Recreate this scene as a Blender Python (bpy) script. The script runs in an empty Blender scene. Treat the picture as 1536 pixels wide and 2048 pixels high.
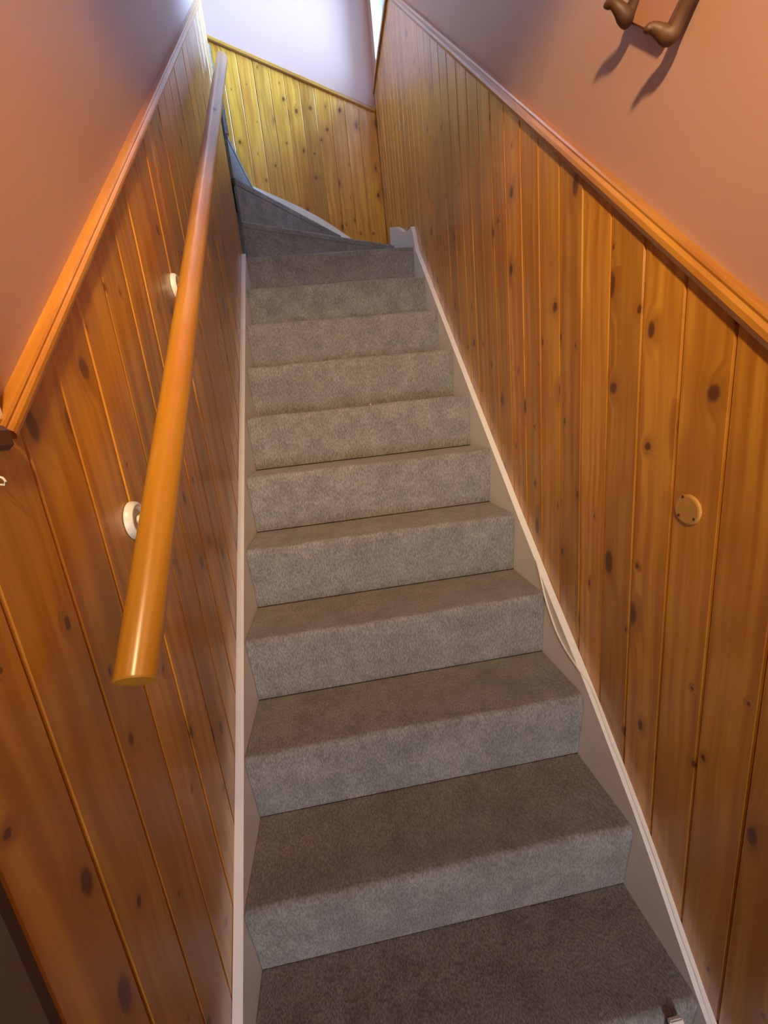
import bpy, bmesh, math, random
from mathutils import Vector, Matrix
random.seed(7)
S = bpy.context.scene
COL = S.collection

# ------------------------------------------------------------------ camera
CX, CY, CZ = 0.301, -0.464, 1.146
YAW, PITCH, ROLL = -0.105, -0.240, -0.107
FPX = 820.6
fw = Vector((-math.sin(YAW)*math.cos(PITCH), math.cos(YAW)*math.cos(PITCH), math.sin(PITCH)))
rt = Vector((math.cos(YAW), math.sin(YAW), 0)); up = rt.cross(fw)
c_, s_ = math.cos(ROLL), math.sin(ROLL)
R2 = c_*rt + s_*up; U2 = -s_*rt + c_*up
cam = bpy.data.cameras.new('camera'); cam_o = bpy.data.objects.new('camera', cam); COL.objects.link(cam_o)
M = Matrix((R2, U2, -fw)).transposed().to_4x4(); M.translation = Vector((CX, CY, CZ))
cam_o.matrix_world = M
cam.sensor_fit = 'HORIZONTAL'; cam.sensor_width = 36.0; cam.lens = FPX/1536*36.0
cam.clip_start = 0.02
S.camera = cam_o

# ------------------------------------------------------------------ world, lights, exposure
S.view_settings.view_transform = 'Standard'; S.view_settings.look = 'None'
S.view_settings.exposure = 0.0; S.view_settings.gamma = 1.0; S.view_settings.use_curve_mapping = False
w = bpy.data.worlds.new('sky'); S.world = w; w.use_nodes = True
bg = w.node_tree.nodes['Background']
bg.inputs[0].default_value = (0.47, 0.89, 1.72, 1); bg.inputs[1].default_value = 58.0

def portal(name, loc, rot, sx, sy):
    l = bpy.data.lights.new(name, 'AREA'); l.shape = 'RECTANGLE'; l.size = sx; l.size_y = sy
    l.cycles.is_portal = True
    o = bpy.data.objects.new(name, l); COL.objects.link(o); o.location = loc; o.rotation_euler = rot
    return o
LAMP = Vector((0.25, -0.78, 2.06)); LAMP_W = 118.0; LAMP_COL = (1.0, 0.70, 0.37)

# ------------------------------------------------------------------ dimensions
r, g, OV = 0.1957, 0.1882, 0.0217        # rise, going, nosing overhang
W = 0.848                                 # between stringers
XL, XR, YB = -0.020, 0.868, 2.750         # panelling faces
BT = 0.012                                # board thickness
FLOOR = -2*r
TOP = 5.3
def ltop(y): return 1.164 + 0.962*y       # left dado, middle of the moulding
def rtop(y): return min(1.166 + 0.957*y, 3.150)
def btop(x): return 3.42 - 0.403*(x + 0.02)

# ------------------------------------------------------------------ materials
def mat(name):
    m = bpy.data.materials.new(name); m.use_nodes = True
    nt = m.node_tree; b = nt.nodes['Principled BSDF']
    return m, nt, b
def N(nt, t, **kw):
    n = nt.nodes.new(t)
    for k, v in kw.items(): setattr(n, k, v)
    return n
def mathn(nt, op, a, b=None, clamp=False):
    n = nt.nodes.new('ShaderNodeMath'); n.operation = op; n.use_clamp = clamp
    for i, v in enumerate((a, b)):
        if v is None: continue
        if isinstance(v, (int, float)): n.inputs[i].default_value = v
        else: nt.links.new(v, n.inputs[i])
    return n.outputs[0]
def mixc(nt, f, a, b, mode='MIX'):
    n = nt.nodes.new('ShaderNodeMix'); n.data_type = 'RGBA'; n.blend_type = mode
    for i, v in ((0, f), (6, a), (7, b)):
        if isinstance(v, (int, float)): n.inputs[i].default_value = v
        elif isinstance(v, tuple): n.inputs[i].default_value = v
        else: nt.links.new(v, n.inputs[i])
    return n.outputs[2]
def smooth(nt, val, lo, hi):
    n = nt.nodes.new('ShaderNodeMapRange'); n.interpolation_type = 'SMOOTHSTEP'
    n.inputs[1].default_value = lo; n.inputs[2].default_value = hi
    n.inputs[3].default_value = 0.0; n.inputs[4].default_value = 1.0
    nt.links.new(val, n.inputs[0]); return n.outputs[0]

def wood(name, light, dark, knotc, rough=0.33, knots=True, coat=0.6, kth=0.36, tone=0.36):
    m, nt, b = mat(name); L = nt.links.new
    tc = N(nt, 'ShaderNodeTexCoord'); oi = N(nt, 'ShaderNodeObjectInfo')
    sc = N(nt, 'ShaderNodeVectorMath', operation='SCALE'); sc.inputs[0].default_value = (37.0, 11.0, 53.0)
    L(oi.outputs['Random'], sc.inputs['Scale'])
    ad = N(nt, 'ShaderNodeVectorMath', operation='ADD'); L(tc.outputs['Object'], ad.inputs[0]); L(sc.outputs[0], ad.inputs[1])
    sp = N(nt, 'ShaderNodeSeparateXYZ'); L(ad.outputs[0], sp.inputs[0])
    X, Y, Z = sp.outputs
    halo = None
    if knots:
        cb = N(nt, 'ShaderNodeCombineXYZ'); KX, KZ = 13.0, 5.2
        L(mathn(nt, 'MULTIPLY', X, KX), cb.inputs[0]); L(mathn(nt, 'MULTIPLY', Z, KZ), cb.inputs[1])
        vo = N(nt, 'ShaderNodeTexVoronoi', voronoi_dimensions='2D'); vo.inputs['Scale'].default_value = 1.0
        vo.inputs['Randomness'].default_value = 0.85
        L(cb.outputs[0], vo.inputs['Vector'])
        ps = N(nt, 'ShaderNodeSeparateXYZ'); L(vo.outputs['Position'], ps.inputs[0])
        cs = N(nt, 'ShaderNodeSeparateColor'); L(vo.outputs['Color'], cs.inputs[0])
        dx = mathn(nt, 'SUBTRACT', mathn(nt, 'DIVIDE', ps.outputs[0], KX), X)
        dz = mathn(nt, 'SUBTRACT', mathn(nt, 'DIVIDE', ps.outputs[1], KZ), Z)
        dz2 = mathn(nt, 'MULTIPLY', dz, mathn(nt, 'ADD', mathn(nt, 'MULTIPLY', cs.outputs[2], 0.55), 0.40))
        d = mathn(nt, 'SQRT', mathn(nt, 'ADD', mathn(nt, 'MULTIPLY', dx, dx), mathn(nt, 'MULTIPLY', dz2, dz2)))
        wob = N(nt, 'ShaderNodeTexNoise'); wob.inputs['Scale'].default_value = 160.0; L(ad.outputs[0], wob.inputs['Vector'])
        d = mathn(nt, 'ADD', d, mathn(nt, 'MULTIPLY', mathn(nt, 'SUBTRACT', wob.outputs['Fac'], 0.5), 0.0035))
        rad = mathn(nt, 'ADD', mathn(nt, 'MULTIPLY', mathn(nt, 'MULTIPLY', cs.outputs[1], cs.outputs[1]), 0.0105), 0.0030)
        q = mathn(nt, 'DIVIDE', d, rad)
        has = mathn(nt, 'GREATER_THAN', cs.outputs[0], kth)
        core = mathn(nt, 'MULTIPLY', mathn(nt, 'SUBTRACT', 1.0, smooth(nt, q, 0.55, 1.15)), has)
        halo = mathn(nt, 'MULTIPLY', mathn(nt, 'SUBTRACT', 1.0, smooth(nt, q, 0.8, 3.4)), has)
    wv = N(nt, 'ShaderNodeTexNoise'); wv.inputs['Scale'].default_value = 4.0; wv.inputs['Detail'].default_value = 1.0
    L(ad.outputs[0], wv.inputs['Vector'])
    gx = mathn(nt, 'ADD', mathn(nt, 'MULTIPLY', X, 58.0), mathn(nt, 'MULTIPLY', wv.outputs['Fac'], 1.6))
    if knots: gx = mathn(nt, 'ADD', gx, mathn(nt, 'MULTIPLY', halo, 1.1))
    gc = N(nt, 'ShaderNodeCombineXYZ'); L(gx, gc.inputs[0]); L(mathn(nt, 'MULTIPLY', Y, 58.0), gc.inputs[1]); L(mathn(nt, 'MULTIPLY', Z, 1.6), gc.inputs[2])
    gn = N(nt, 'ShaderNodeTexNoise'); gn.inputs['Scale'].default_value = 1.0; gn.inputs['Detail'].default_value = 3.0
    L(gc.outputs[0], gn.inputs['Vector'])
    gr = smooth(nt, gn.outputs['Fac'], 0.32, 0.70)
    colr = mixc(nt, gr, (*dark, 1), (*light, 1))
    mo = N(nt, 'ShaderNodeTexNoise'); mo.inputs['Scale'].default_value = 1.0; mo.inputs['Detail'].default_value = 2.0
    mc = N(nt, 'ShaderNodeCombineXYZ'); L(mathn(nt, 'MULTIPLY', X, 16.0), mc.inputs[0]); L(mathn(nt, 'MULTIPLY', Y, 16.0), mc.inputs[1]); L(mathn(nt, 'MULTIPLY', Z, 5.0), mc.inputs[2])
    L(mc.outputs[0], mo.inputs['Vector'])
    colr = mixc(nt, mathn(nt, 'MULTIPLY', smooth(nt, mo.outputs['Fac'], 0.45, 0.75), 0.55), colr, tuple(c*k for c, k in zip(dark, (0.92, 0.80, 0.7))) + (1,))
    tn = mathn(nt, 'ADD', mathn(nt, 'MULTIPLY', oi.outputs['Random'], tone), 1.0 - tone/2)
    tc3 = N(nt, 'ShaderNodeCombineColor'); 
    for i in range(3): L(tn, tc3.inputs[i])
    colr = mixc(nt, 1.0, colr, tc3.outputs[0], 'MULTIPLY')
    if knots:
        hc = tuple(0.55*a + 0.45*k for a, k in zip(dark, knotc))
        colr = mixc(nt, mathn(nt, 'MULTIPLY', halo, 0.45), colr, (*hc, 1))
        colr = mixc(nt, mathn(nt, 'MULTIPLY', core, 0.92), colr, (*knotc, 1))
    L(colr, b.inputs['Base Color'])
    b.inputs['Roughness'].default_value = rough
    b.inputs['Coat Weight'].default_value = coat; b.inputs['Coat Roughness'].default_value = 0.30
    bp = N(nt, 'ShaderNodeBump'); bp.inputs['Strength'].default_value = 0.10; bp.inputs['Distance'].default_value = 0.002
    L(gn.outputs['Fac'], bp.inputs['Height']); L(bp.outputs[0], b.inputs['Normal'])
    return m

PINE = wood('varnished_pine', (0.62, 0.290, 0.030), (0.41, 0.155, 0.010), (0.11, 0.028, 0.006))
RAILW = wood('varnished_rail_pine', (0.58, 0.27, 0.022), (0.48, 0.20, 0.014), (0.10, 0.028, 0.008), rough=0.26, kth=0.8)
TRIMW = wood('varnished_moulding_pine', (0.48, 0.205, 0.022), (0.36, 0.135, 0.012), (0.10, 0.03, 0.008), knots=False, rough=0.28)
HOOKW = wood('brown_hook_wood', (0.11, 0.042, 0.012), (0.08, 0.030, 0.009), (0.06, 0.02, 0.008), knots=False, rough=0.55, coat=0.0)

RACKB = None
def plain(name, colr, rough=0.5, bump=0.0, bscale=60.0, var=0.0, vscale=3.0):
    m, nt, b = mat(name); L = nt.links.new
    tc = N(nt, 'ShaderNodeTexCoord')
    nz = N(nt, 'ShaderNodeTexNoise'); nz.inputs['Scale'].default_value = vscale; nz.inputs['Detail'].default_value = 4.0
    L(tc.outputs['Object'], nz.inputs['Vector'])
    lo = tuple(c*(1-var) for c in colr); hi = tuple(min(1, c*(1+var)) for c in colr)
    L(mixc(nt, nz.outputs['Fac'], (*lo, 1), (*hi, 1)), b.inputs['Base Color'])
    b.inputs['Roughness'].default_value = rough
    if bump:
        n2 = N(nt, 'ShaderNodeTexNoise'); n2.inputs['Scale'].default_value = bscale; n2.inputs['Detail'].default_value = 3.0
        L(tc.outputs['Object'], n2.inputs['Vector'])
        bp = N(nt, 'ShaderNodeBump'); bp.inputs['Strength'].default_value = bump; bp.inputs['Distance'].default_value = 0.003
        L(n2.outputs['Fac'], bp.inputs['Height']); L(bp.outputs[0], b.inputs['Normal'])
    return m
PINK = plain('pink_wall_paint', (0.46, 0.255, 0.180), 0.45, 0.08, 90, 0.03)
RACKB = plain('pale_brown_rack_board', (0.42, 0.20, 0.11), 0.45, 0.05, 40, 0.1)
WHITE = plain('white_gloss_paint', (0.78, 0.74, 0.68), 0.35, 0.10, 30, 0.05, 9)
PLAST = plain('cream_plastic', (0.80, 0.74, 0.60), 0.35, 0, 1, 0.02)
BROWN = plain('dark_hall_low_bounce', (0.06, 0.026, 0.010), 0.5, 0.05, 30, 0.15)  # unseen hall surfaces made dark to cut bounced light
CEIL = plain('ceiling_paint', (0.75, 0.70, 0.64), 0.7, 0.05, 80, 0.02)
DARK = plain('dark_floor_boards', (0.10, 0.055, 0.03), 0.5, 0.1, 20, 0.2)
METAL = plain('dark_brown_metal', (0.06, 0.03, 0.018), 0.4)
DISCM = plain('pale_varnished_disc', (0.52, 0.27, 0.06), 0.45, 0.1, 60, 0.15, 40)
CABLE = plain('white_cable_plastic', (0.78, 0.72, 0.62), 0.4)
CRUMB = plain('pale_crumb', (0.8, 0.75, 0.6), 0.7)

def carpet_mat():
    m, nt, b = mat('grey_carpet'); L = nt.links.new
    tc = N(nt, 'ShaderNodeTexCoord')
    f1 = N(nt, 'ShaderNodeTexNoise'); f1.inputs['Scale'].default_value = 330.0; f1.inputs['Detail'].default_value = 2.0
    mp = N(nt, 'ShaderNodeMapping'); mp.inputs['Scale'].default_value = (1.0, 0.5, 0.32)
    L(tc.outputs['Object'], mp.inputs['Vector']); L(mp.outputs[0], f1.inputs['Vector'])
    f2 = N(nt, 'ShaderNodeTexNoise'); f2.inputs['Scale'].default_value = 14.0; f2.inputs['Detail'].default_value = 5.0; f2.inputs['Roughness'].default_value = 0.65
    L(tc.outputs['Object'], f2.inputs['Vector'])
    a = mixc(nt, smooth(nt, f1.outputs['Fac'], 0.30, 0.70), (0.172, 0.162, 0.150, 1), (0.305, 0.288, 0.266, 1))
    k = mathn(nt, 'ADD', mathn(nt, 'MULTIPLY', f2.outputs['Fac'], 1.0), 0.50)
    kc = N(nt, 'ShaderNodeCombineColor')
    for i in range(3): L(k, kc.inputs[i])
    L(mixc(nt, 1.0, a, kc.outputs[0], 'MULTIPLY'), b.inputs['Base Color'])
    b.inputs['Roughness'].default_value = 1.0; b.inputs['Specular IOR Level'].default_value = 0.1
    b.inputs['Sheen Weight'].default_value = 0.25; b.inputs['Sheen Roughness'].default_value = 0.5
    bp = N(nt, 'ShaderNodeBump'); bp.inputs['Strength'].default_value = 0.55; bp.inputs['Distance'].default_value = 0.004
    L(f1.outputs['Fac'], bp.inputs['Height']); L(bp.outputs[0], b.inputs['Normal'])
    return m
CARPET = carpet_mat()

def glass_mat(name, tint):
    m = bpy.data.materials.new(name); m.use_nodes = True; nt = m.node_tree
    nt.nodes.clear()
    o = N(nt, 'ShaderNodeOutputMaterial'); t = N(nt, 'ShaderNodeBsdfTransparent'); gl = N(nt, 'ShaderNodeBsdfGlossy')
    gl.inputs['Roughness'].default_value = 0.02
    t.inputs[0].default_value = (*tint, 1)
    fr = N(nt, 'ShaderNodeFresnel'); fr.inputs[0].default_value = 1.45
    mx = N(nt, 'ShaderNodeMixShader')
    nt.links.new(fr.outputs[0], mx.inputs[0]); nt.links.new(t.outputs[0], mx.inputs[1]); nt.links.new(gl.outputs[0], mx.inputs[2])
    nt.links.new(mx.outputs[0], o.inputs[0])
    return m
GLASS = glass_mat('window_glass', (0.96, 0.98, 0.98)); WARM_GLASS = glass_mat('light_warming_glass', (1.0, 0.715, 0.53))  # second tint is invented, warming the daylight from the hall opening
def bulb_mat():
    m, nt, b = mat('warm_bulb')
    b.inputs['Base Color'].default_value = (0.9, 0.8, 0.6, 1)
    b.inputs['Emission Color'].default_value = (*LAMP_COL, 1); b.inputs['Emission Strength'].default_value = 4.0
    return m
BULB = bulb_mat()

# ------------------------------------------------------------------ helpers
def link(name, bm, m, parent=None, mw=None, smooth_=False):
    me = bpy.data.meshes.new(name)
    bmesh.ops.recalc_face_normals(bm, faces=bm.faces[:])
    bm.to_mesh(me); bm.free()
    if m: me.materials.append(m)
    if smooth_:
        for p in me.polygons: p.use_smooth = True
        me.set_sharp_from_angle(angle=math.radians(42))
    o = bpy.data.objects.new(name, me); COL.objects.link(o)
    if parent is not None: o.parent = parent
    if mw is not None: o.matrix_local = mw
    return o
def empty(name, loc=(0, 0, 0)):
    o = bpy.data.objects.new(name, None); o.empty_display_size = 0.1; COL.objects.link(o); o.location = loc
    return o
def tag(o, label, cat, group=None):
    o['label'] = label; o['category'] = cat
    if group: o['group'] = group
    return o
def struct(o): o['kind'] = 'structure'; return o
def box(bm, x0, x1, y0, y1, z0, z1):
    v = [bm.verts.new((x, y, z)) for x in (x0, x1) for y in (y0, y1) for z in (z0, z1)]
    for f in ((0, 1, 3, 2), (4, 6, 7, 5), (0, 4, 5, 1), (2, 3, 7, 6), (0, 2, 6, 4), (1, 5, 7, 3)):
        bm.faces.new([v[i] for i in f])
def prism(bm, pts, fn):
    """pts: 2D polygon; fn(p, side) -> 3D"""
    a = [bm.verts.new(fn(p, 0)) for p in pts]; b = [bm.verts.new(fn(p, 1)) for p in pts]
    n = len(pts)
    bm.faces.new(a); bm.faces.new(b[::-1])
    for i in range(n):
        bm.faces.new((a[i], b[i], b[(i+1) % n], a[(i+1) % n]))
    return a, b
def tube(bm, pts, rad, n=12, caps=True):
    pts = [Vector(p) for p in pts]; rings = []
    rads = rad if isinstance(rad, (list, tuple)) else [rad]*len(pts)
    ref = Vector((0.31, 0.17, 0.93))
    for i, p in enumerate(pts):
        d = (pts[min(i+1, len(pts)-1)] - pts[max(i-1, 0)]).normalized()
        u = d.cross(ref)
        if u.length < 1e-3: u = d.cross(Vector((1, 0, 0)))
        u.normalize(); v = d.cross(u)
        rings.append([bm.verts.new(p + rads[i]*(math.cos(2*math.pi*k/n)*u + math.sin(2*math.pi*k/n)*v)) for k in range(n)])
    for a, b in zip(rings, rings[1:]):
        for k in range(n): bm.faces.new((a[k], a[(k+1) % n], b[(k+1) % n], b[k]))
    if caps: bm.faces.new(rings[0][::-1]); bm.faces.new(rings[-1])
def lathe(bm, prof, n=24):
    """prof: (radius, height) about local Z; closed at radius 0 ends"""
    rings = []
    for (ra, h) in prof:
        if ra < 1e-6: rings.append([bm.verts.new((0, 0, h))])
        else: rings.append([bm.verts.new((ra*math.cos(2*math.pi*k/n), ra*math.sin(2*math.pi*k/n), h)) for k in range(n)])
    for a, b in zip(rings, rings[1:]):
        for k in range(n):
            if len(a) == 1 and len(b) == 1: continue
            if len(a) == 1: bm.faces.new((a[0], b[k], b[(k+1) % n]))
            elif len(b) == 1: bm.faces.new((a[k], b[0], a[(k+1) % n]))
            else: bm.faces.new((a[k], b[k], b[(k+1) % n], a[(k+1) % n]))
# densify with a Catmull-Rom spline
def crom(P, n=6):
    out = []
    for i in range(len(P)-1):
        a, b, c, d = P[max(i-1, 0)], P[i], P[i+1], P[min(i+2, len(P)-1)]
        for j in range(n):
            t = j/n
            out.append(0.5*((2*b) + (-a+c)*t + (2*a-5*b+4*c-d)*t*t + (-a+3*b-3*c+d)*t**3))
    out.append(P[-1]); return out
def frame(origin, xax, yax, zax):
    m = Matrix((Vector(xax), Vector(yax), Vector(zax))).transposed().to_4x4(); m.translation = Vector(origin); return m
FR = {'L': ((0, 1, 0), (-1, 0, 0), (0, 0, 1)), 'R': ((0, -1, 0), (1, 0, 0), (0, 0, 1)), 'B': ((1, 0, 0), (0, 1, 0), (0, 0, 1))}

# ------------------------------------------------------------------ setting: walls
PL = XL - BT; PR = XR + BT; PB = YB + BT          # plaster faces behind the boards
YEND = 1.93; YFRONT = -0.19; XOUT = -1.10; LFRONT = -0.160; YHALL = -3.2; HC = 2.45
bm = bmesh.new(); box(bm, PL-0.09, PL, LFRONT, YEND, FLOOR, TOP)
wall_left = struct(link('wall_left', bm, PINK))
WY0, WY1, WZ0, WZ1 = 1.50, 2.66, 3.175, 4.85         # window in the right wall
RT = 0.14
bm = bmesh.new()
box(bm, PR, PR+RT, -0.75, WY0, FLOOR, TOP)
box(bm, PR, PR+RT, WY0, WY1, FLOOR, WZ0-0.02)
box(bm, PR, PR+RT, WY0, WY1, WZ1, TOP)
box(bm, PR, PR+RT, WY1, PB+0.2, FLOOR, TOP)
wall_right = struct(link('wall_right', bm, PINK))
bm = bmesh.new(); box(bm, PR, PR+RT, YHALL, -0.75, FLOOR, TOP); struct(link('wall_hall_right', bm, BROWN))
bm = bmesh.new(); box(bm, XOUT-0.1, PR, PB, PB+0.2, FLOOR, TOP)
wall_back = struct(link('wall_back', bm, PINK))
bm = bmesh.new(); box(bm, XOUT-0.1, XOUT, YFRONT, PB, FLOOR, TOP); struct(link('wall_side', bm, PINK))
bm = bmesh.new(); box(bm, XOUT-0.1, XOUT, YHALL, YFRONT, FLOOR, HC+0.1); struct(link('wall_hall_left', bm, BROWN))
bm = bmesh.new()
HX0, HX1, HZ0, HZ1 = 0.07, 0.77, -0.05, 1.15         # glazed opening at the far end of the hall
box(bm, XOUT, HX0, YHALL-0.15, YHALL, FLOOR, HC+0.1); box(bm, HX1, PR, YHALL-0.15, YHALL, FLOOR, HC+0.1)
box(bm, HX0, HX1, YHALL-0.15, YHALL, FLOOR, HZ0); box(bm, HX0, HX1, YHALL-0.15, YHALL, HZ1, HC+0.1)
wall_front = struct(link('wall_front', bm, BROWN))
bm = bmesh.new(); box(bm, XOUT, PL-0.091, YFRONT, YFRONT+0.09, FLOOR, 2.4); struct(link('wall_hall', bm, BROWN))
bm = bmesh.new(); box(bm, XOUT, PR, YFRONT-0.15, YFRONT, 2.012, TOP); struct(link('wall_header_baffle', bm, PINK))  # unseen lower edge brought down to block lamp light from the upper stairs
bm = bmesh.new(); box(bm, XOUT, PR, YHALL, PB, FLOOR-0.1, FLOOR)
floor = struct(link('floor', bm, DARK))
bm = bmesh.new(); box(bm, XOUT, PR, YHALL, YFRONT-0.15, HC, HC+0.1); struct(link('ceiling_hall', bm, BROWN))
bm = bmesh.new(); box(bm, XOUT, PR, YFRONT, PB, TOP, TOP+0.1); struct(link('ceiling', bm, CEIL))
bm = bmesh.new(); box(bm, XOUT, PL-0.09, YFRONT+0.09, 1.70, 16*r-0.2, 16*r)
struct(link('floor_landing', bm, CARPET))

# ------------------------------------------------------------------ tongue-and-groove boards (parts of the walls)
def board(parent, side, s0, s1, zb, zt, plane):
    """one board from s0 to s1 along the wall (y for L/R, x for B)"""
    xa, ya, za = FR[side]
    sm = (s0+s1)/2; w_ = (s1-s0)/2 - 0.0003
    sg = -1 if side == 'R' else 1
    dj = random.uniform(-0.0006, 0.0006)
    cs = [(-w_, BT), (-w_, 0.0028), (-w_+0.0030, dj), (w_-0.0030, dj), (w_, 0.0028), (w_, BT)]
    bm = bmesh.new()
    prism(bm, cs, lambda p, t: (p[0], p[1], (zt(sm+sg*p[0]) if t else zb(sm+sg*p[0]))))
    if side == 'B': org = (sm, plane, 0)
    else: org = (plane, sm, 0)
    return link('board', bm, PINE, parent, frame(org, xa, ya, za))
PITCHB = 0.0905
def zlow(y): return max(FLOOR, r/g*y - 0.14)
y = 0.073 - 3*PITCHB
while y < YB-0.01:
    y1 = min(y+PITCHB*random.uniform(0.985, 1.015), YB-0.001)
    if YB - y1 < 0.02: y1 = YB-0.001
    if y1 > 1.95: zb = lambda s: 1.80
    else: zb = zlow
    zb_ = zb
    board(wall_right, 'R', y, y1, zb_, rtop, XR); y = y1
y = LFRONT
def ltopb(s): return ltop(max(s, 0.0))
while y < YEND-0.01:
    y1 = min(y+PITCHB*random.uniform(0.985, 1.015), YEND)
    if YEND - y1 < 0.02: y1 = YEND
    board(wall_left, 'L', y, y1, zlow, ltopb, XL); y = y1
x = -0.62
while x < XR-0.01:
    x1 = min(x+0.092*random.uniform(0.985, 1.015), XR-0.001)
    if XR-0.001-x1 < 0.02: x1 = XR-0.001
    board(wall_back, 'B', x, x1, lambda s: 1.9, btop, YB); x = x1

# ------------------------------------------------------------------ mouldings
def moulding(name, p0, p1, normal, prof, m):
    p0, p1 = Vector(p0), Vector(p1); z_ = (p1-p0).normalized(); y_ = -Vector(normal); x_ = y_.cross(z_)
    sg = 1 if x_.z > 0 else -1
    ln = (p1-p0).length
    bm = bmesh.new()
    prism(bm, [(sg*u, -v) for u, v in prof], lambda p, t: (p[0], p[1], ln*t))
    o = link(name, bm, m, None, frame(p0, x_, y_, z_)); return struct(o)
DADO = [(-0.012, -BT), (-0.012, 0.006), (-0.009, 0.011), (-0.003, 0.014), (0.002, 0.013), (0.005, 0.009), (0.006, 0.006), (0.009, 0.0065), (0.012, 0.003), (0.0125, -BT)]
DADO = [(u*0.75, v*0.55 if v > 0 else v) for u, v in DADO]
DADOR = [(-0.017, -BT), (-0.017, 0.006), (-0.013, 0.012), (-0.004, 0.016), (0.004, 0.014), (0.0075, 0.008), (0.009, 0.0055), (0.013, 0.006), (0.017, 0.003), (0.0175, -BT)]
SMALL = [(-0.013, -BT), (-0.013, 0.006), (-0.008, 0.012), (0.006, 0.012), (0.011, 0.007), (0.013, -BT)]
DADOR = [(u*0.82, v*0.7 if v > 0 else v) for u, v in DADOR]
moulding('trim_1', (XL, 0.0, ltop(0)), (XL, YEND+0.005, ltop(YEND+0.005)), (1, 0, 0), DADO, TRIMW)
moulding('trim_2', (XR, -0.40, rtop(-0.40)), (XR, 2.079, rtop(2.079)), (-1, 0, 0), DADOR, TRIMW)
moulding('trim_3', (-0.62, YB, btop(-0.62)), (XR-0.003, YB, btop(XR-0.003)), (0, -1, 0), SMALL, TRIMW)
moulding('trim_4', (XL, LFRONT, ltop(0)-0.004), (XL, -0.012, ltop(0)-0.004), (1, 0, 0), SMALL, HOOKW)

# dark strip added to hide the lit end of the left wall
bm = bmesh.new(); box(bm, PL-0.095, XL+0.002, LFRONT-0.014, LFRONT-0.0005, FLOOR, TOP)
bmesh.ops.bevel(bm, geom=bm.edges[:], offset=0.002, segments=1, affect='EDGES')
struct(link('dark_end_cover', bm, BROWN))
# ------------------------------------------------------------------ windows
def window(name, org, xa, ya, wd, ht, depth, gl=None):
    """frame in local X (width) / Z (height), thickness along local Y"""
    za = (0, 0, 1)
    bm = bmesh.new(); t = 0.045
    box(bm, 0, t, 0, depth, 0, ht); box(bm, wd-t, wd, 0, depth, 0, ht)
    box(bm, t, wd-t, 0, depth, 0, t); box(bm, t, wd-t, 0, depth, ht-t, ht)
    o = struct(link(name, bm, WHITE, None, frame(org, xa, ya, za)))
    bm = bmesh.new(); box(bm, t, wd-t, depth*0.45, depth*0.45+0.005, t, ht-t)
    link('pane', bm, gl or GLASS, o)
    return o
w1 = window('window_1', (PR+RT-0.03, WY0, WZ0), (0, 1, 0), (1, 0, 0), WY1-WY0, WZ1-WZ0, 0.028)
w1.matrix_world = frame((PR+RT-0.03, WY1, WZ0), (0, -1, 0), (1, 0, 0), (0, 0, 1))
bm = bmesh.new()                                         # white reveals and sill board
box(bm, PR+0.001, PR+RT-0.031, WY1-0.008, WY1, WZ0, WZ1); box(bm, PR+0.001, PR+RT-0.031, WY0, WY0+0.008, WZ0, WZ1)
box(bm, PR+0.001, PR+RT-0.031, WY0, WY1, WZ1-0.008, WZ1)
struct(link('trim_5', bm, WHITE))
bm = bmesh.new(); box(bm, PR, PR+RT-0.032, WY0+0.009, WY1-0.009, WZ0-0.0195, WZ0-0.001); box(bm, XR-0.012, PR, 2.081, WY1-0.009, 3.152, WZ0-0.001)
struct(link('trim_6', bm, TRIMW))
bm = bmesh.new(); box(bm, XR-0.008, PR+0.0, WY1-0.008, YB-0.002, 3.152, WZ0+0.006)
struct(link('trim_7', bm, TRIMW))
window('window_2', (HX0, YHALL-0.10, HZ0), (1, 0, 0), (0, 1, 0), HX1-HX0, HZ1-HZ0, 0.05, WARM_GLASS)
portal('window_portal', (PR+RT+0.005, (WY0+WY1)/2, (WZ0+WZ1)/2), (0, math.pi/2, 0), WZ1-WZ0, WY1-WY0)
portal('hall_portal', ((HX0+HX1)/2, YHALL-0.16, (HZ0+HZ1)/2), (math.pi/2, 0, 0), HX1-HX0, HZ1-HZ0)

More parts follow.
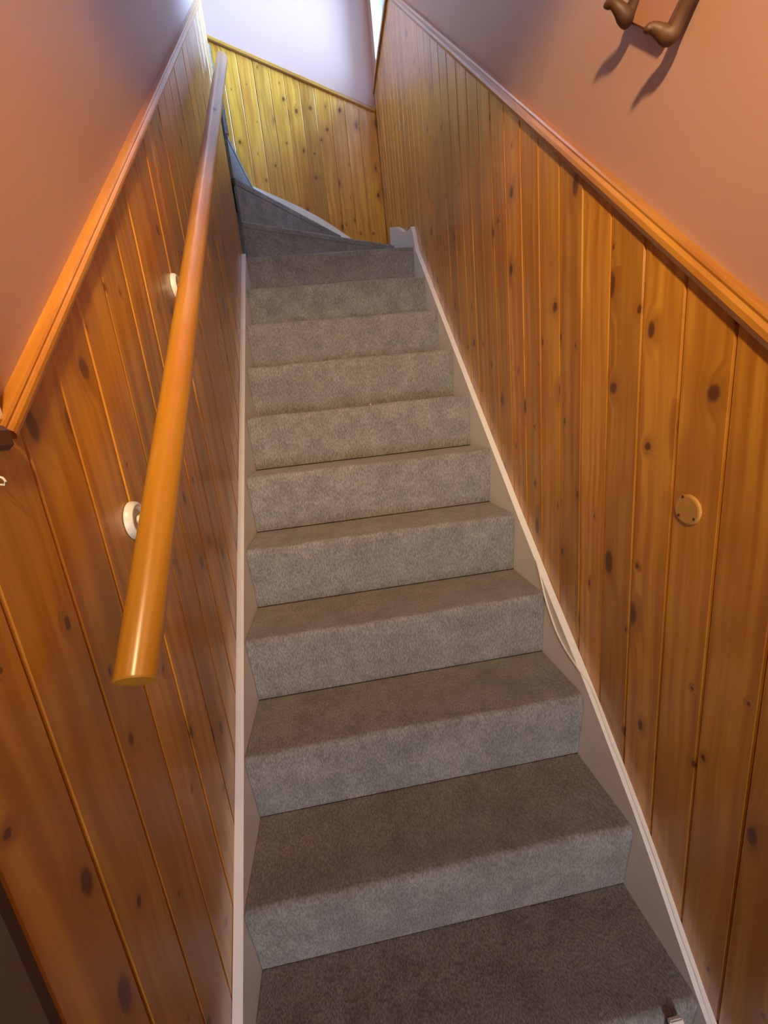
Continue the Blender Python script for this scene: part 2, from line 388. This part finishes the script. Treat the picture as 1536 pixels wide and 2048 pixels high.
# ------------------------------------------------------------------ staircase
stair = empty('staircase', (0.42, 0.0, FLOOR))
tag(stair, 'steep grey carpeted staircase between white stringers, turning left at the top', 'staircase')
SI = Matrix.Translation((-0.42, 0, -FLOOR))
def sp(name, bm, m, sm=False, parent=None):
    return link(name, bm, m, parent or stair, SI if parent is None else None, sm)
def hstr(y, tab):
    for (a, ha), (b, hb) in zip(tab, tab[1:]):
        if y <= b: return ha + (hb-ha)*max(0, (y-a))/(b-a)
    return tab[-1][1]
def stringer(tab, ys, x0, x1, extra=()):
    top = [(y_, r/g*y_ + hstr(y_, tab)) for y_ in ys] + list(extra)
    bot = [(y_, max(FLOOR, min(z_ - 0.36, 2.10))) for y_, z_ in top]
    bm = bmesh.new()
    for (a, b, c, d) in zip(top, top[1:], bot, bot[1:]):
        vs = []
        for x_ in (x0, x1):
            vs.append([bm.verts.new((x_, q[0], q[1])) for q in (a, b, d, c)])
        bm.faces.new(vs[0]); bm.faces.new(vs[1][::-1])
        bm.faces.new((vs[0][0], vs[0][1], vs[1][1], vs[1][0])); bm.faces.new((vs[0][3], vs[0][2], vs[1][2], vs[1][3]))
        if a is top[0]: bm.faces.new((vs[0][0], vs[0][3], vs[1][3], vs[1][0]))
        if b is top[-1]: bm.faces.new((vs[0][1], vs[0][2], vs[1][2], vs[1][1]))
    bmesh.ops.remove_doubles(bm, verts=bm.verts[:], dist=1e-5)
    ed = [e for e in bm.edges if len(e.link_faces) == 2 and abs(e.link_faces[0].normal.dot(e.link_faces[1].normal)) < 0.5
          and all(any(abs(v.co.y-q[0]) < 1e-4 and abs(v.co.z-q[1]) < 1e-4 for q in top) for v in e.verts)]
    bmesh.ops.recalc_face_normals(bm, faces=bm.faces[:])
    return bm
LT = [(-0.6, 0.0), (0.1, 0.0), (0.35, 0.004), (0.65, 0.018), (1.0, 0.021), (2.0, 0.022)]
RTB = [(-0.6, 0.0), (-0.02, -0.01), (0.17, 0.038), (0.35, 0.044), (0.55, 0.028), (0.73, 0.020), (1.1, 0.017), (1.5, 0.013), (1.83, 0.012)]
ys = [-0.17 + i*0.06 for i in range(35)]
ysL = [y_ for y_ in ys if y_ < 1.86] + [1.872]
ext = [(1.90, 1.9)]
sp('stringer', stringer(LT, ysL, XL+0.0003, 0.0, [(1.905, 1.93)]), WHITE)
sp('stringer', stringer(RTB, [y_ for y_ in ys if y_ < 1.83] + [1.835], W, XR-0.0003,
   [(1.88, 2.02), (1.905, 2.055), (1.96, 2.062), (2.02, 2.075), (2.10, 2.105), (2.185, 2.155), (2.34, 2.225), (2.50, 2.286), (2.515, 2.275), (2.53, 2.15)]), WHITE)
bm = bmesh.new()
btops = [(-0.6, 3.0), (-0.3, 2.83), (0.0, 2.665), (0.197, 2.575), (0.30, 2.525), (0.416, 2.460), (0.50, 2.405), (0.574, 2.352), (0.61, 2.325), (0.63, 2.28), (0.66, 2.15), (W-0.001, 2.12)]
for a, b in zip(btops, btops[1:]):
    box_v = []
    for y_ in (YB-0.020, YB-0.0003):
        box_v.append([bm.verts.new(q) for q in ((a[0], y_, a[1]), (b[0], y_, b[1]), (b[0], y_, 1.85), (a[0], y_, 1.85))])
    f, k = box_v
    bm.faces.new(f); bm.faces.new(k[::-1]); bm.faces.new((f[0], f[1], k[1], k[0])); bm.faces.new((f[3], f[2], k[2], k[3]))
    if a is btops[0]: bm.faces.new((f[0], f[3], k[3], k[0]))
    if b is btops[-1]: bm.faces.new((f[1], f[2], k[2], k[1]))
bmesh.ops.remove_doubles(bm, verts=bm.verts[:], dist=1e-5)
sp('stringer', bm, WHITE)

def wob(x_, k): return 0.0022*math.sin(x_*9+k*2.1) + 0.0013*math.sin(x_*31+k*5) 
def strip(sect, k, x0=0.001, x1=W-0.001, n=40):
    """sweep a closed (y, z) section across the stair with a little unevenness"""
    bm = bmesh.new(); rows = []
    for i in range(n+1):
        x_ = x0+(x1-x0)*i/n
        rows.append([bm.verts.new((x_, q[0] + (wob(x_, k) if q[2] else 0), q[1] + (0.6*wob(x_+3, k) if q[2] else 0))) for q in sect])
    m = len(sect)
    for a, b in zip(rows, rows[1:]):
        for j in range(m): bm.faces.new((a[j], a[(j+1) % m], b[(j+1) % m], b[j]))
    bm.faces.new(rows[0][::-1]); bm.faces.new(rows[-1])
    return bm
for k in range(-1, 10):
    y0, z0 = k*g, k*r; yb = y0+g+OV
    sect = [(yb, z0-0.002, 0), (yb-0.03, z0-0.003, 1), (y0+0.10, z0-0.002, 1), (y0+0.03, z0, 1)]
    R_ = 0.013
    for a in range(0, 7):
        t = math.pi/2*a/6
        sect.append((y0+R_-R_*math.sin(t), z0-R_+R_*math.cos(t), 1))
    sect += [(y0+0.0012, z0-0.026, 1), (y0+0.014, z0-0.028, 0), (yb, z0-0.028, 0)]
    sp('carpet_tread', strip(sect, k), CARPET, True)
for k in range(-1, 11):
    y0, z0 = k*g, k*r
    sect = [(y0+0.0016, z0-0.0262, 1), (y0+0.005, z0-0.06, 1), (y0+0.013, z0-0.12, 1), (y0+OV-0.001, z0-r+0.001, 0), (y0+OV+0.018, z0-r+0.001, 0), (y0+0.016, z0-0.0290, 0)]
    sp('carpet_riser', strip(sect, k), CARPET, True)

# winders: (inner end, outer end) of each nosing line, turning about the end of the left wall
XM, YM = W-0.001, YB-0.021
NL = {10: ((0.001, 1.882), (XM, 1.882)), 11: ((-0.004, 1.965), (XM, 2.405)), 12: ((-0.004, 1.985), (0.545, YM)),
      13: ((-0.010, 1.99), (0.052, YM)), 14: ((-0.022, 2.00), (-0.26, YM)), 15: ((-0.040, 1.995), (-0.70, YM)), 16: ((-0.10, 1.96), (-1.09, 2.3))}
CORN = {11: [(XM, YM)], 15: [(-1.09, YM)]}
def back_off(l, d):
    a, b = Vector((*l[0], 0)), Vector((*l[1], 0)); t = (b-a).normalized(); n = Vector((-t.y, t.x, 0))
    if n.y < 0 or abs(n.y) < 0.2 and n.x > 0: n = -n
    return n*d
def wind_tread(k):
    a, b = NL[k], NL[k+1]
    off = back_off(b, OV)
    pts = [a[0], a[1]] + CORN.get(k, []) + [b[1], b[0]]
    bm = bmesh.new(); z0 = k*r
    va, vb = prism(bm, pts, lambda p, t: (p[0], p[1], z0-0.03*(1-t)))
    bm.edges.ensure_lookup_table()
    e = [ed for ed in bm.edges if set(ed.verts) == {vb[0], vb[1]}]
    bmesh.ops.bevel(bm, geom=e, offset=0.012, segments=4, profile=0.5, affect='EDGES')
    return bm
for k in range(10, 16): sp('carpet_tread', wind_tread(k), CARPET)
def wind_riser(k):
    l = NL[k]; o1 = back_off(l, 0.003); o2 = back_off(l, 0.020)
    bm = bmesh.new()
    a, b = Vector((*l[0], 0)), Vector((*l[1], 0))
    q = [a+o1, b+o1, b+o2, a+o2]
    q = [(min(max(p.x, -1.09), XM), min(p.y, YM)) for p in q]
    prism(bm, q, lambda p, t: (p[0], p[1], (k-1)*r+0.001 if not t else k*r-0.031))
    return bm
for k in range(11, 16): sp('carpet_riser', wind_riser(k), CARPET)

# ------------------------------------------------------------------ handrail
RP0, RP1 = Vector((0.045, -0.020, 0.878)), Vector((0.045, 1.80, 2.705))
hand = empty('handrail', RP0)
tag(hand, 'round varnished pine handrail on white brackets along the left panelling', 'handrail')
ax = (RP1-RP0).normalized(); xx = Vector((1, 0, 0)); yy = ax.cross(xx)
ln = (RP1-RP0).length
bm = bmesh.new()
RR = 0.0235
lathe(bm, [(0, 0), (RR-0.002, 0), (RR, 0.002), (RR, ln*0.33), (RR, ln*0.66), (RR, ln-0.006), (RR-0.006, ln), (0, ln)], 32)
rail = link('rail', bm, RAILW, hand, frame((0, 0, 0), xx, yy, ax), True)
for (by, bz) in ((0.200, 1.022), (0.665, 1.482)):
    t = (by - RP0.y)/(RP1.y-RP0.y); c = RP0.lerp(RP1, t)
    base = Vector((XL, by, bz))
    bm = bmesh.new()
    under = c + Vector((0, 0.010, -RR*1.02)) 
    tube(bm, [p - RP0 for p in (base + Vector((0.004, 0, 0)), base + Vector((0.028, 0.002, 0.002)), base + Vector((0.050, 0.006, 0.014)), Vector((0.046, by+0.01, bz+0.032)), under)], [0.007, 0.007, 0.0065, 0.006, 0.009], 10)
    br = link('bracket', bm, PLAST, hand, None, True)
    bm = bmesh.new()
    lathe(bm, [(0, 0.006), (0.012, 0.006), (0.017, 0.004), (0.020, 0.010), (0.025, 0.011), (0.029, 0.007), (0.030, 0.0003), (0, 0.0003)], 28)
    link('rosette', bm, PLAST, br, frame(base-RP0, (0, 1, 0), (0, 0, 1), (1, 0, 0)), True)

# ------------------------------------------------------------------ coat rack on the right pink wall
rack = empty('coat_rack', (PR, 0.26, 1.69))
tag(rack, 'brown wooden coat rack with two curved hooks high on the right pink wall', 'coat rack')
rb = Vector((PR, 0.26, 1.69))
bm = bmesh.new()
bpts = [(0.322, 1.729), (0.233, 1.640), (0.150, 1.690), (0.235, 1.785)]
prism(bm, bpts, lambda p, t: Vector((PR-0.016*t, p[0], p[1])) - rb)
bmesh.ops.bevel(bm, geom=bm.edges[:], offset=0.003, segments=2, affect='EDGES')
link('back_board', bm, RACKB, rack)
H1 = [(0.866, 0.2500, 1.7660), (0.862, 0.2982, 1.7216), (0.854, 0.2988, 1.7164), (0.842, 0.2969, 1.7239), (0.834, 0.3006, 1.7343), (0.830, 0.3084, 1.7391), (0.829, 0.3130, 1.7369)]
H2 = [(0.866, 0.1550, 1.6750), (0.862, 0.2004, 1.6360), (0.856, 0.2062, 1.6248), (0.846, 0.2116, 1.6335), (0.837, 0.2144, 1.6397), (0.831, 0.2167, 1.6403), (0.829, 0.2189, 1.6366)]
for H in (H1, H2):
    bm = bmesh.new()
    tube(bm, crom([Vector(q)-rb for q in H], 4), [a for a in (0.008, 0.0085, 0.009, 0.010, 0.011, 0.0115, 0.012, 0.012, 0.012, 0.0115, 0.011, 0.010, 0.009, 0.0085, 0.008, 0.0075, 0.007, 0.0068, 0.0066, 0.0066, 0.0068, 0.0066, 0.0062, 0.0052, 0.003)], 12)
    link('hook', bm, HOOKW, rack, None, True)

# ------------------------------------------------------------------ round cover plate in the right panelling
disc = empty('cover_plate', (XR, 0.128, 0.936))
tag(disc, 'round pale wooden cover plate screwed to the right pine panelling', 'cover plate')
bm = bmesh.new(); lathe(bm, [(0, 0.0045), (0.022, 0.0045), (0.0245, 0.0035), (0.0255, 0.0), (0, 0.0)], 28)
link('plate', bm, DISCM, disc, frame((0, 0, 0), (0, -1, 0), (0, 0, 1), (-1, 0, 0)))
for (a, b) in ((0.008, 0.021), (-0.016, -0.012), (0.014, -0.012)):
    bm = bmesh.new(); lathe(bm, [(0, 0.0056), (0.0018, 0.0054), (0.0026, 0.0046), (0, 0.0046)], 10)
    link('screw', bm, METAL, disc, frame((0, a, b), (0, -1, 0), (0, 0, 1), (-1, 0, 0)))

# ------------------------------------------------------------------ light switch and small hook at the foot of the left wall
sw = empty('light_switch', (PL, -0.010, 1.220))
tag(sw, 'cream light switch on the left pink wall above the panelling end', 'light switch')
bm = bmesh.new(); box(bm, 0.0, 0.009, -0.043, 0.02, -0.043, 0.043)
bmesh.ops.bevel(bm, geom=[e for e in bm.edges], offset=0.003, segments=2, affect='EDGES')
link('plate', bm, PLAST, sw)
bm = bmesh.new(); box(bm, 0.009, 0.013, -0.018, -0.004, -0.012, 0.012); link('rocker', bm, PLAST, sw)
hk = empty('cup_hook', (XL, -0.034, 1.124)); hk.scale = (0.6, 0.6, 0.6)
tag(hk, 'small pale hook on the left panelling below the moulding end', 'hook')
bm = bmesh.new()
tube(bm, [(0.0, 0, 0), (0.008, 0, 0.0), (0.014, 0, -0.003), (0.016, 0, -0.009), (0.012, 0, -0.014), (0.008, 0, -0.013)], 0.0018, 8)
link('hook', bm, PLAST, hk, None, True)
bm = bmesh.new(); lathe(bm, [(0, 0.002), (0.005, 0.002), (0.006, 0.0), (0, 0.0)], 14); link('collar', bm, PLAST, hk, frame((0, 0, 0), (0, 1, 0), (0, 0, 1), (1, 0, 0)))

# ------------------------------------------------------------------ cable along the right stringer
def stop(y_): return r/g*y_ + hstr(y_, RTB)
CABI = [(0.5727, 0.010), (0.5564, -0.0035), (0.5294, -0.0122), (0.4981, -0.0139), (0.4581, 0.0022), (0.4205, 0.0277)]
CABO = [0.3696, 0.3370, 0.3091, 0.2785, 0.2419, 0.1991, 0.1536, 0.1082, 0.0624, 0.0262, -0.0092, -0.0349, -0.08]
pts = [Vector((0.8504, 0.62, stop(0.62)+0.003)), Vector((0.8462, 0.592, stop(0.592)+0.001))]
pts += [Vector((0.8455, y_, r/g*y_+h_)) for y_, h_ in CABI] + [Vector((0.8475, 0.396, stop(0.396)+0.002))]
pts += [Vector((0.8590+0.0012*math.sin(y_*60), y_, stop(y_)+0.0022)) for y_ in CABO]
bm = bmesh.new(); tube(bm, crom(pts), 0.0023, 8)
cab = link('cable', bm, CABLE, None, None, True)
tag(cab, 'thin white cable running loose along the right stringer top', 'cable')

# ------------------------------------------------------------------ white strip leaning on the bottom step, crumb
bm = bmesh.new()
a, b = Vector((0.786, -0.0095, 0.005)), Vector((0.800, -0.130, -0.186))
dd = (b-a).normalized(); sx = Vector((1, 0, 0)); sy = dd.cross(sx).normalized()
prism(bm, [(-0.013, -0.005), (0.013, -0.005), (0.013, 0.005), (-0.013, 0.005)], lambda p, t: (a if not t else b) + p[0]*sx + p[1]*sy)
bmesh.ops.bevel(bm, geom=bm.edges[:], offset=0.002, segments=2, affect='EDGES')
st = link('wood_strip', bm, WHITE); tag(st, 'short white strip leaning against the lowest visible step by the right stringer', 'strip')
bm = bmesh.new(); bmesh.ops.create_icosphere(bm, subdivisions=1, radius=0.0035)
for v in bm.verts: v.co *= random.uniform(0.7, 1.2)
cr = link('crumb', bm, CRUMB, None, Matrix.Translation((0.463, 5*g+0.30*0 + 0.012 + g, 6*r+0.002)))
tag(cr, 'tiny pale crumb on the edge of a middle carpet step', 'crumb')

# ------------------------------------------------------------------ pendant lamp in the hall (behind the camera)
lamp = empty('pendant_lamp', LAMP); tag(lamp, 'pendant lamp on the hall ceiling, with an added baffle keeping light off the lower stairs', 'lamp')
BAFFLE_R, BAFFLE_H = 0.10, 0.122  # unseen baffle added below the bulb to shade the lower steps and walls
bm = bmesh.new()
lathe(bm, [(0, -BAFFLE_H-0.012), (0.06, -BAFFLE_H-0.008), (BAFFLE_R, -BAFFLE_H+0.01), (BAFFLE_R, -BAFFLE_H+0.013), (0.06, -BAFFLE_H-0.004), (0, -BAFFLE_H-0.008)], 40)
link('light_baffle', bm, METAL, lamp, None, True)
bm = bmesh.new()
for k in range(3):
    a = 2*math.pi*k/3 + 2.6
    tube(bm, [(BAFFLE_R*math.cos(a), BAFFLE_R*math.sin(a), -BAFFLE_H+0.012), (0.02*math.cos(a), 0.02*math.sin(a), 0.16)], 0.0015, 6)
link('chain', bm, METAL, lamp)
bm = bmesh.new(); tube(bm, [(0, 0, 0.075), (0, 0, HC-LAMP.z)], 0.004, 8); link('cord', bm, METAL, lamp)
bm = bmesh.new(); lathe(bm, [(0, 0.078), (0.018, 0.078), (0.02, 0.05), (0.02, 0.045), (0, 0.045)], 16); link('socket', bm, METAL, lamp)
l = bpy.data.lights.new('bulb_light', 'POINT'); l.energy = LAMP_W; l.color = LAMP_COL; l.shadow_soft_size = 0.055
lo = bpy.data.objects.new('bulb_light', l); COL.objects.link(lo); lo.location = LAMP
